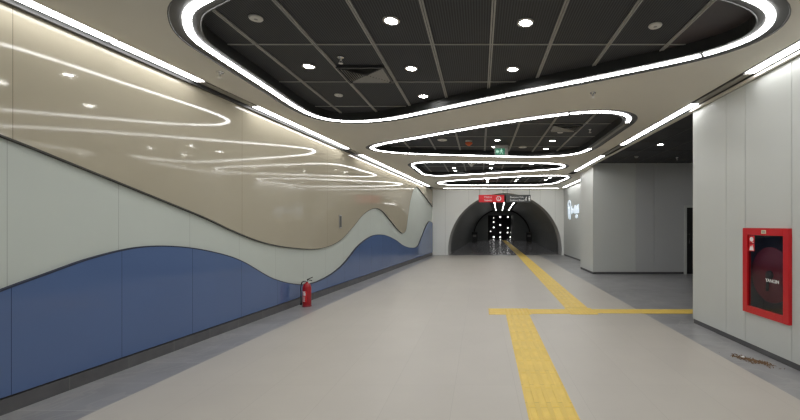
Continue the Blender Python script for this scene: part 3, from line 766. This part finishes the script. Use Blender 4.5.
b = MB(); b.box(0.35, 1.62, SY+0.05, SY+0.11, ZC-0.05, ZC-0.001)
tag(b.build('mounting_rail', M['grey_metal']), 'grey rail on the ceiling above the hanging signs', 'rail')

# projected emblem, its light built as raised glowing shapes: u runs to the right as one faces it
t = thing('projected_emblem', 'projected blue-white light emblem with lettering on the recessed wall past the pillar', 'sign', (XW, 20.35, 2.4), 0)
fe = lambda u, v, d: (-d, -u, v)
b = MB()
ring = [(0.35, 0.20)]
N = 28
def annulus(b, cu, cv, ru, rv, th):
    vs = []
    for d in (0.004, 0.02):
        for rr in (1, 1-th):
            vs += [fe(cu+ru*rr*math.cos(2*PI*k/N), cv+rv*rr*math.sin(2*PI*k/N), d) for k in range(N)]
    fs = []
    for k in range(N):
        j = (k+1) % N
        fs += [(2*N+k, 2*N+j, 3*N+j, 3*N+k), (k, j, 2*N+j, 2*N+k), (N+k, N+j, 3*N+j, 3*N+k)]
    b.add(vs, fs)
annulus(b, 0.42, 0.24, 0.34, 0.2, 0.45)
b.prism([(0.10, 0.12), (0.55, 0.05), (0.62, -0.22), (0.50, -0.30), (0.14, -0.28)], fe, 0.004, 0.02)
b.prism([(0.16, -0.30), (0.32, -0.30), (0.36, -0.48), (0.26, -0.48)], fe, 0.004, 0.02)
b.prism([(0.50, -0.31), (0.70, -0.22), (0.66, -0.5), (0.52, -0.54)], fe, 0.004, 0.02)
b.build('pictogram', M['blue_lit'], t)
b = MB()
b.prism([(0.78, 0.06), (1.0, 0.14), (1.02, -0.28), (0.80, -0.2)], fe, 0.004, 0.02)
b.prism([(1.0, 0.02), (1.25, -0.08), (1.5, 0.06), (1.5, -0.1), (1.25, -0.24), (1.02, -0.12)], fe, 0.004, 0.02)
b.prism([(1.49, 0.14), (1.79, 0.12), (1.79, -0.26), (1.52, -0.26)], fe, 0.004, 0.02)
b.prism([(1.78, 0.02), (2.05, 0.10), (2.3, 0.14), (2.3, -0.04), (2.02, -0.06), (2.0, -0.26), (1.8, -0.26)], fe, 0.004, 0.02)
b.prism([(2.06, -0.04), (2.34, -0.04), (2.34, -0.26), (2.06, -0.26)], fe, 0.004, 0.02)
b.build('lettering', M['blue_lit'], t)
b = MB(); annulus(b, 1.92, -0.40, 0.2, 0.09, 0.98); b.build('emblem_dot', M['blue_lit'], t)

# ------------------------------------------------------------------ yellow tactile paving
def tactile(path, width, label, tile=0.4, dots=False, z=0.0, ribs=4):
    P = [Vector(p) for p in path]
    d = (P[-1]-P[0]); L = d.length; rz = math.atan2(d.y, d.x)-PI/2
    t = thing('tactile_strip', label, 'paving', (P[0].x, P[0].y, z), rz, 'yellow tactile strips on the floor')
    b = MB(); b.box(-width/2, width/2, 0, L, -0.002, 0.003); b.build('base_tiles', M['tactile_joint'], t)
    b = MB()
    if dots:
        nx = max(1, int(width/0.06)); ny = int(L/0.06); fx = [0.0, 0.2, 0.34, 0.66, 0.8]
        X = [-width/2+width*(i+f)/nx for i in range(nx) for f in fx]+[width/2]; Y = [L*(j+f)/ny for j in range(ny) for f in fx]+[L]
        up = lambda i: i % 5 in (2, 3)
        b.add([(x, y, 0.0085 if up(i) and up(j) else 0.0035) for i, x in enumerate(X) for j, y in enumerate(Y)],
              [(i*len(Y)+j, (i+1)*len(Y)+j, (i+1)*len(Y)+j+1, i*len(Y)+j+1) for i in range(len(X)-1) for j in range(len(Y)-1)])
        b.build('stud_surface', M['tactile'], t)
    else:
        nt_ = int(math.ceil(L/tile)); rw = width/ribs
        for k in range(nt_):
            y0, y1 = k*tile+0.012, min((k+1)*tile-0.012, L)
            if y1 <= y0: continue
            for i in range(ribs):
                x = -width/2+rw*(i+0.5)
                b.add([(x-rw*0.32, y0, 0.003), (x+rw*0.32, y0, 0.003), (x+rw*0.32, y1, 0.003), (x-rw*0.32, y1, 0.003), (x-rw*0.22, y0+0.01, 0.0075), (x+rw*0.22, y0+0.01, 0.0075), (x+rw*0.22, y1-0.01, 0.0075), (x-rw*0.22, y1-0.01, 0.0075)],
                      [(4, 5, 6, 7), (0, 1, 5, 4), (1, 2, 6, 5), (2, 3, 7, 6), (3, 0, 4, 7)])
        b.build('ribs', M['tactile'], t)
    return t
tactile([(0.585, 1.5), (0.67, 7.13)], 0.42, 'near yellow ribbed strip running from the crossing toward the viewer')
tactile([(0.16, 7.40), (0.46, 7.40)], 0.52, 'short yellow stub left of the crossing, end of the crosswise strip')
tactile([(0.46, 7.40), (0.92, 7.40)], 0.52, 'studded yellow pad where the near strip meets the crosswise one', dots=True)
tactile([(0.92, 7.40), (1.62, 7.40)], 0.40, 'yellow ribbed crosswise link between the two studded pads')
tactile([(1.62, 7.42), (2.12, 7.42)], 0.54, 'studded yellow pad where the far strip meets the crosswise one', dots=True)
tactile([(2.12, 7.42), (6.5, 7.36)], 0.36, 'crosswise yellow ribbed strip leading right into the passage')
tactile([(1.86, 7.72), (2.18, 21.0)], 0.44, 'far yellow ribbed strip running from the crossing to the arch')
tactile([(2.18, 21.02), (2.52, 41.9)], 0.44, 'yellow ribbed strip on the dark floor inside the tunnel', z=-0.003)

# ------------------------------------------------------------------ fire extinguisher
t = thing('fire_extinguisher', 'red fire extinguisher standing on the dark floor border by the blue panelling', 'fire extinguisher', (-3.41, 7.88, -0.004), 0.1)
R = 0.082
b = MB(); b.lathe([(0.0, 0.0), (R-0.004, 0.0), (R, 0.012), (R, 0.375), (R-0.012, 0.42), (0.05, 0.448), (0.026, 0.46), (0.026, 0.48), (0, 0.48)], 32)
b.build('cylinder_body', M['red_cylinder'], t)
b = MB(); b.lathe([(R+0.003, 0.0), (R+0.003, 0.025), (R-0.004, 0.03)], 32); b.build('base_ring', M['red_dark'], t)
b = MB(); n = 14; vs = []
for z in (0.10, 0.31):
    vs += [((R+0.001)*math.cos(-PI/2-0.95+1.25*k/n), (R+0.001)*math.sin(-PI/2-0.95+1.25*k/n), z) for k in range(n+1)]
b.add(vs, [(k, k+1, n+2+k, n+1+k) for k in range(n)], 0, True)
lab = b.build('label', M['red_sign'], t, fix=False)
b = MB()
def patch(a0_, a1_, z0, z1):
    vs = []
    for z in (z0, z1): vs += [((R+0.002)*math.cos(-PI/2+a0_+(a1_-a0_)*k/6), (R+0.002)*math.sin(-PI/2+a0_+(a1_-a0_)*k/6), z) for k in range(7)]
    b.add(vs, [(k, k+1, 8+k, 7+k) for k in range(6)], 0, True)
patch(-0.85, -0.05, 0.285, 0.305); patch(-0.75, -0.45, 0.225, 0.275); patch(-0.35, 0.0, 0.225, 0.275)
for k in range(5): patch(-0.8, -0.1-0.08*(k % 2), 0.11+0.021*k, 0.121+0.021*k)
b.build('label_print', M['white_paint'], lab, fix=False)
b = MB(); b.lathe([(0.0, 0.48), (0.022, 0.48), (0.022, 0.515), (0.012, 0.52), (0.0, 0.52)], 16); b.tube([(0, 0, 0.5), (-0.045, 0, 0.5)], 0.011, 10); b.build('valve', M['chrome'], t)
b = MB(); b.lathe([(0, -0.022), (0.017, -0.022), (0.017, -0.036), (0, -0.037)], 16, (0, 0, 0.5), axis='Y'); b.build('gauge', M['chrome'], t)
b = MB(); b.tube([(0.0, 0, 0.518), (0.03, 0, 0.525), (0.10, 0, 0.505)], 0.008, 8); b.build('carry_handle', M['black'], t)
b = MB(); b.tube([(0.0, 0, 0.528), (0.04, 0, 0.545), (0.11, 0, 0.575)], 0.008, 8); b.build('squeeze_lever', M['black'], t)
b = MB(); b.tube(spline([Vector(p) for p in [(-0.04, 0, 0.5), (-0.085, -0.01, 0.48), (-0.107, -0.015, 0.40), (-0.107, -0.02, 0.25), (-0.105, -0.02, 0.12)]], 6, False), 0.011, 8)
hs = b.build('hose', M['black'], t)
b = MB(); b.lathe([(0.0, 0.135), (0.012, 0.135), (0.014, 0.08), (0.022, 0.04), (0.018, 0.038), (0.0, 0.06)], 14, (-0.105, -0.02, 0)); b.build('nozzle', M['black'], hs)

# ------------------------------------------------------------------ fire hose cabinet, set into the right wall
t = thing('fire_hose_cabinet', 'red fire hose cabinet with a dark glass door set in the right wall', 'fire cabinet', (XR, (4.49+5.28)/2, CZ0))
hw = (5.28-4.49)/2; H = CZ1-CZ0
# local: x into the wall, y along the wall (far is +), z up
b = MB(); e = 0.006; D = 0.24
b.box(0.02, D, -hw+e, -hw+0.02, e, H-e); b.box(0.02, D, hw-0.02, hw-e, e, H-e); b.box(0.02, D, -hw+0.02, hw-0.02, e, 0.02); b.box(0.02, D, -hw+0.02, hw-0.02, H-0.02, H-e); b.box(D-0.01, D, -hw+0.02, hw-0.02, 0.02, H-0.02)
b.build('box', mat('dark grey cabinet box', srgb(104, 106, 110), 0.5), t)
# frame stands proud of the wall
fw = 0.088; b = MB()
b.box(-0.035, 0.019, -hw, -hw+fw, 0, H); b.box(-0.035, 0.019, hw-fw, hw, 0, H); b.box(-0.035, 0.019, -hw+fw, hw-fw, 0, fw); b.box(-0.035, 0.019, -hw+fw, hw-fw, H-fw, H)
b.build('door_frame', M['red'], t, bevel=0.004)
b = MB(); b.box(-0.012, -0.007, -hw+fw, hw-fw, fw, H-fw); gl_ = b.build('glass_door', M['glass'], t)
lab_m = Matrix(((0, 0, -1, 0), (-1, 0, 0, 0), (0, 1, 0, 0), (0, 0, 0, 1)))   # text x -> -y, y -> z, facing -x
lettering('lettering', [('YANGIN', 0.058, 0.0, 0)], Matrix.Translation((-0.0135, 0.0, 0.44)) @ lab_m, M['white_paint'], gl_)
b = MB(); b.box(-0.038, -0.0352, -0.04, 0.04, H-0.068, H-0.022); lp = b.build('name_plate', M['cream'], t)
b = MB()
for k in range(2): b.box(-0.0395, -0.0381, -0.026, 0.026, H-0.058+0.016*k, H-0.051+0.016*k)
b.build('plate_print', M['grey_metal'], lp)
# pictogram sticker: two stacked squares
b = MB(); fp = lambda u, v, d: (-d, -u, v)
for k in range(2): b.box(-0.0145, -0.0122, hw-fw-0.11, hw-fw-0.008, H-fw-0.104-0.104*k, H-fw-0.006-0.104*k)
st = b.build('sticker', M['red_sign'], t)
b = MB(); uc = -(hw-fw-0.059); vc = H-fw-0.055
b.prism([(uc+0.034*math.cos(k*PI/8), vc+0.03*math.sin(k*PI/8)) for k in range(16)], fp, 0.0147, 0.016)
b.prism([(uc+0.01, vc-0.035), (uc+0.04, vc-0.035), (uc+0.04, vc-0.042), (uc+0.01, vc-0.042)], fp, 0.0147, 0.016)
b.prism([(uc-0.04, vc-0.142), (uc+0.04, vc-0.142), (uc+0.03, vc-0.105), (uc+0.012, vc-0.07), (uc-0.005, vc-0.1), (uc-0.02, vc-0.085)], fp, 0.0147, 0.016)
b.build('pictogram', M['white_paint'], st)
# reel: red side plate, coiled black hose, hub, valve pipe
RZ = 0.52; b = MB(); b.lathe([(0.0, 0.045), (0.335, 0.045), (0.34, 0.05), (0.34, 0.058), (0.0, 0.058)], 40, (0, 0.0, RZ), axis='X'); reel = b.build('reel', M['red_dark'], t)
b = MB()
for r, x in ((0.27, 0.09), (0.27, 0.115), (0.27, 0.14), (0.245, 0.1), (0.245, 0.13)): b.tube([(x, r*math.cos(2*PI*k/32), RZ+r*math.sin(2*PI*k/32)) for k in range(32)], 0.013, 8, closed=True)
b.build('hose_coil', M['black'], reel)
b = MB(); b.lathe([(0.0, 0.018), (0.05, 0.018), (0.055, 0.044)], 20, (0, 0, RZ), axis='X'); b.lathe([(0.05, 0.058), (0.05, 0.23)], 20, (0, 0, RZ), axis='X'); b.build('hub', M['black'], reel)
b = MB(); b.tube([(0.03, 0.0, RZ-0.02), (0.03, 0.03, RZ-0.12), (0.03, 0.035, RZ-0.2)], 0.016, 10); b.build('hose_nozzle', M['black'], reel)

# ------------------------------------------------------------------ small plate on the left wall
t = thing('wall_access_plate', 'small narrow grey plate set in the beige panelling', 'wall plate', LW @ Vector((9.95, -0.041, 1.52)), ang)
b = MB(); b.box(-0.075, 0.075, -0.012, 0.0, 0.0, 0.33); b.build('plate', M['grey_plastic'], t, bevel=0.004)
b = MB(); b.box(-0.05, 0.05, -0.016, -0.0121, 0.03, 0.30); b.build('cover', M['channel'], t)

# ------------------------------------------------------------------ debris on the grey border by the right wall
b = MB()
for k in range(260):
    a = random.gauss(0, 1); c = random.gauss(0, 1)
    y = 4.72+0.095*a; x = 3.22+0.045*c-0.45*(y-4.72)
    s = random.uniform(0.006, 0.022); r = random.uniform(0, PI); h = random.uniform(0.002, 0.016)
    ca, sa = math.cos(r)*s, math.sin(r)*s
    z = -0.0035
    b.add([(x-ca, y-sa, z), (x+sa*0.5, y-ca*0.5, z+h*0.7), (x+ca, y+sa, z+h), (x-sa*0.5, y+ca*0.5, z+h*0.5), (x, y, z)], [(0, 1, 2, 3), (0, 1, 4), (1, 2, 4), (2, 3, 4), (3, 0, 4)])
tag(b.build('floor_debris', M['brown_leaf']), 'small scatter of brown debris on the grey floor below the hose cabinet', 'debris', kind='stuff')
b = MB()
N = 8
vs = [(0, 0, 0.03)]+[(0.022*math.cos(2*PI*k/N)*random.uniform(0.7, 1.2), 0.022*math.sin(2*PI*k/N)*random.uniform(0.7, 1.2), random.uniform(0.008, 0.02)) for k in range(N)]+[(0.012*math.cos(2*PI*k/N), 0.012*math.sin(2*PI*k/N), 0) for k in range(N)]
b.add(vs, [(0, 1+k, 1+(k+1) % N) for k in range(N)]+[(1+k, 1+N+k, 1+N+(k+1) % N, 1+(k+1) % N) for k in range(N)]+[tuple(range(1+N, 1+2*N))])
ps = b.build('paper_scrap', M['white_paint']); ps.location = (3.17, 4.82, -0.004)
tag(ps, 'tiny crumpled white scrap on the brown floor debris', 'litter')

# ------------------------------------------------------------------ inside the tunnel
def cabinet(x, label):
    t = thing('machine_cabinet', label, 'cabinet', (x, 37.0, -0.004), 0, 'dark machines in the tunnel')
    b = MB(); b.box(-0.26, 0.26, -0.2, 0.2, 0, 0.78); b.prism([(-0.2, 0.78), (0.2, 0.78), (0.2, 0.96), (-0.06, 0.9)], lambda u, v, d: (d, u, v), -0.26, 0.26); b.build('body', M['black'], t, bevel=0.01)
    b = MB(); b.box(-0.16, 0.16, -0.206, -0.201, 0.5, 0.7); b.build('screen', M['grey_metal'], t)
cabinet(-0.50, 'dark machine cabinet low against the left tunnel wall')
cabinet(4.52, 'dark machine cabinet low against the right tunnel wall')
lamp0 = None
rows = {-0.62: 'left', 0.02: 'middle', 0.66: 'right'}
for dx, nm in rows.items():
    for q, (y0, y1) in enumerate(((26.0, 30.0), (32.0, 35.0), (37.0, 40.0))):
        p = (axis_x(y0)+dx, y0, 3.06); lab_ = ['near', 'middle', 'far'][q]+' lamp of the '+nm+' row under the tunnel crown'
        L = y1-y0; tt = thing('tunnel_lamp', lab_, 'light', p, -0.047, 'lamps under the tunnel crown')
        b = MB(); b.box(-0.05, 0.05, 0, L, 0.012, 0.039); b.build('housing', M['black'], tt)
        b = MB(); b.box(-0.03, 0.03, 0.02, L-0.02, 0.0, 0.0118); b.build('diffuser', M['tunnel_lamp'], tt)
dots = [(493.7, 217.9, .5), (500.3, 217, 1), (508, 217, 1), (493.7, 222, .8), (500.3, 225, .9), (493.7, 227.4, .9), (507.9, 227.9, .8), (500.3, 232.6, .75), (507.6, 232.6, .8), (511, 232.4, .7), (493.7, 237.0, 1), (500.3, 237.2, .9), (510.4, 237.2, .8), (490.6, 231.4, .7)]
names = ['topmost left', 'topmost middle', 'topmost right', 'second from top in the left column', 'second from top in the middle column', 'third from top in the left column', 'second from top in the right column', 'third from top in the middle column', 'third from top in the right column', 'low outermost right', 'lowest in the left column', 'lowest in the middle column', 'lowest in the right column', 'low outermost left']
k = 46.9/400
pts_m = [((x-480)*k, 1.6+(225-y)*k, s) for x, y, s in dots]
for (x, z, s), nm in zip(pts_m, names):
    tt = thing('wall_lamp', 'small round lamp on the black far wall, '+nm, 'light', (x, 47.0, max(z, 0.1)), 0, 'round lamps on the black far wall')
    b = MB(); b.lathe([(0.095*s, 0.0), (0.095*s, -0.05), (0.08*s, -0.055), (0, -0.056)], 16, axis='Y'); b.build('lens', M['lamp_dot'], tt)
    b = MB(); b.lathe([(0.115*s, 0.0), (0.115*s, -0.03), (0.097*s, -0.03), (0.097*s, 0.0)], 16, axis='Y'); b.build('rim', M['black'], tt)
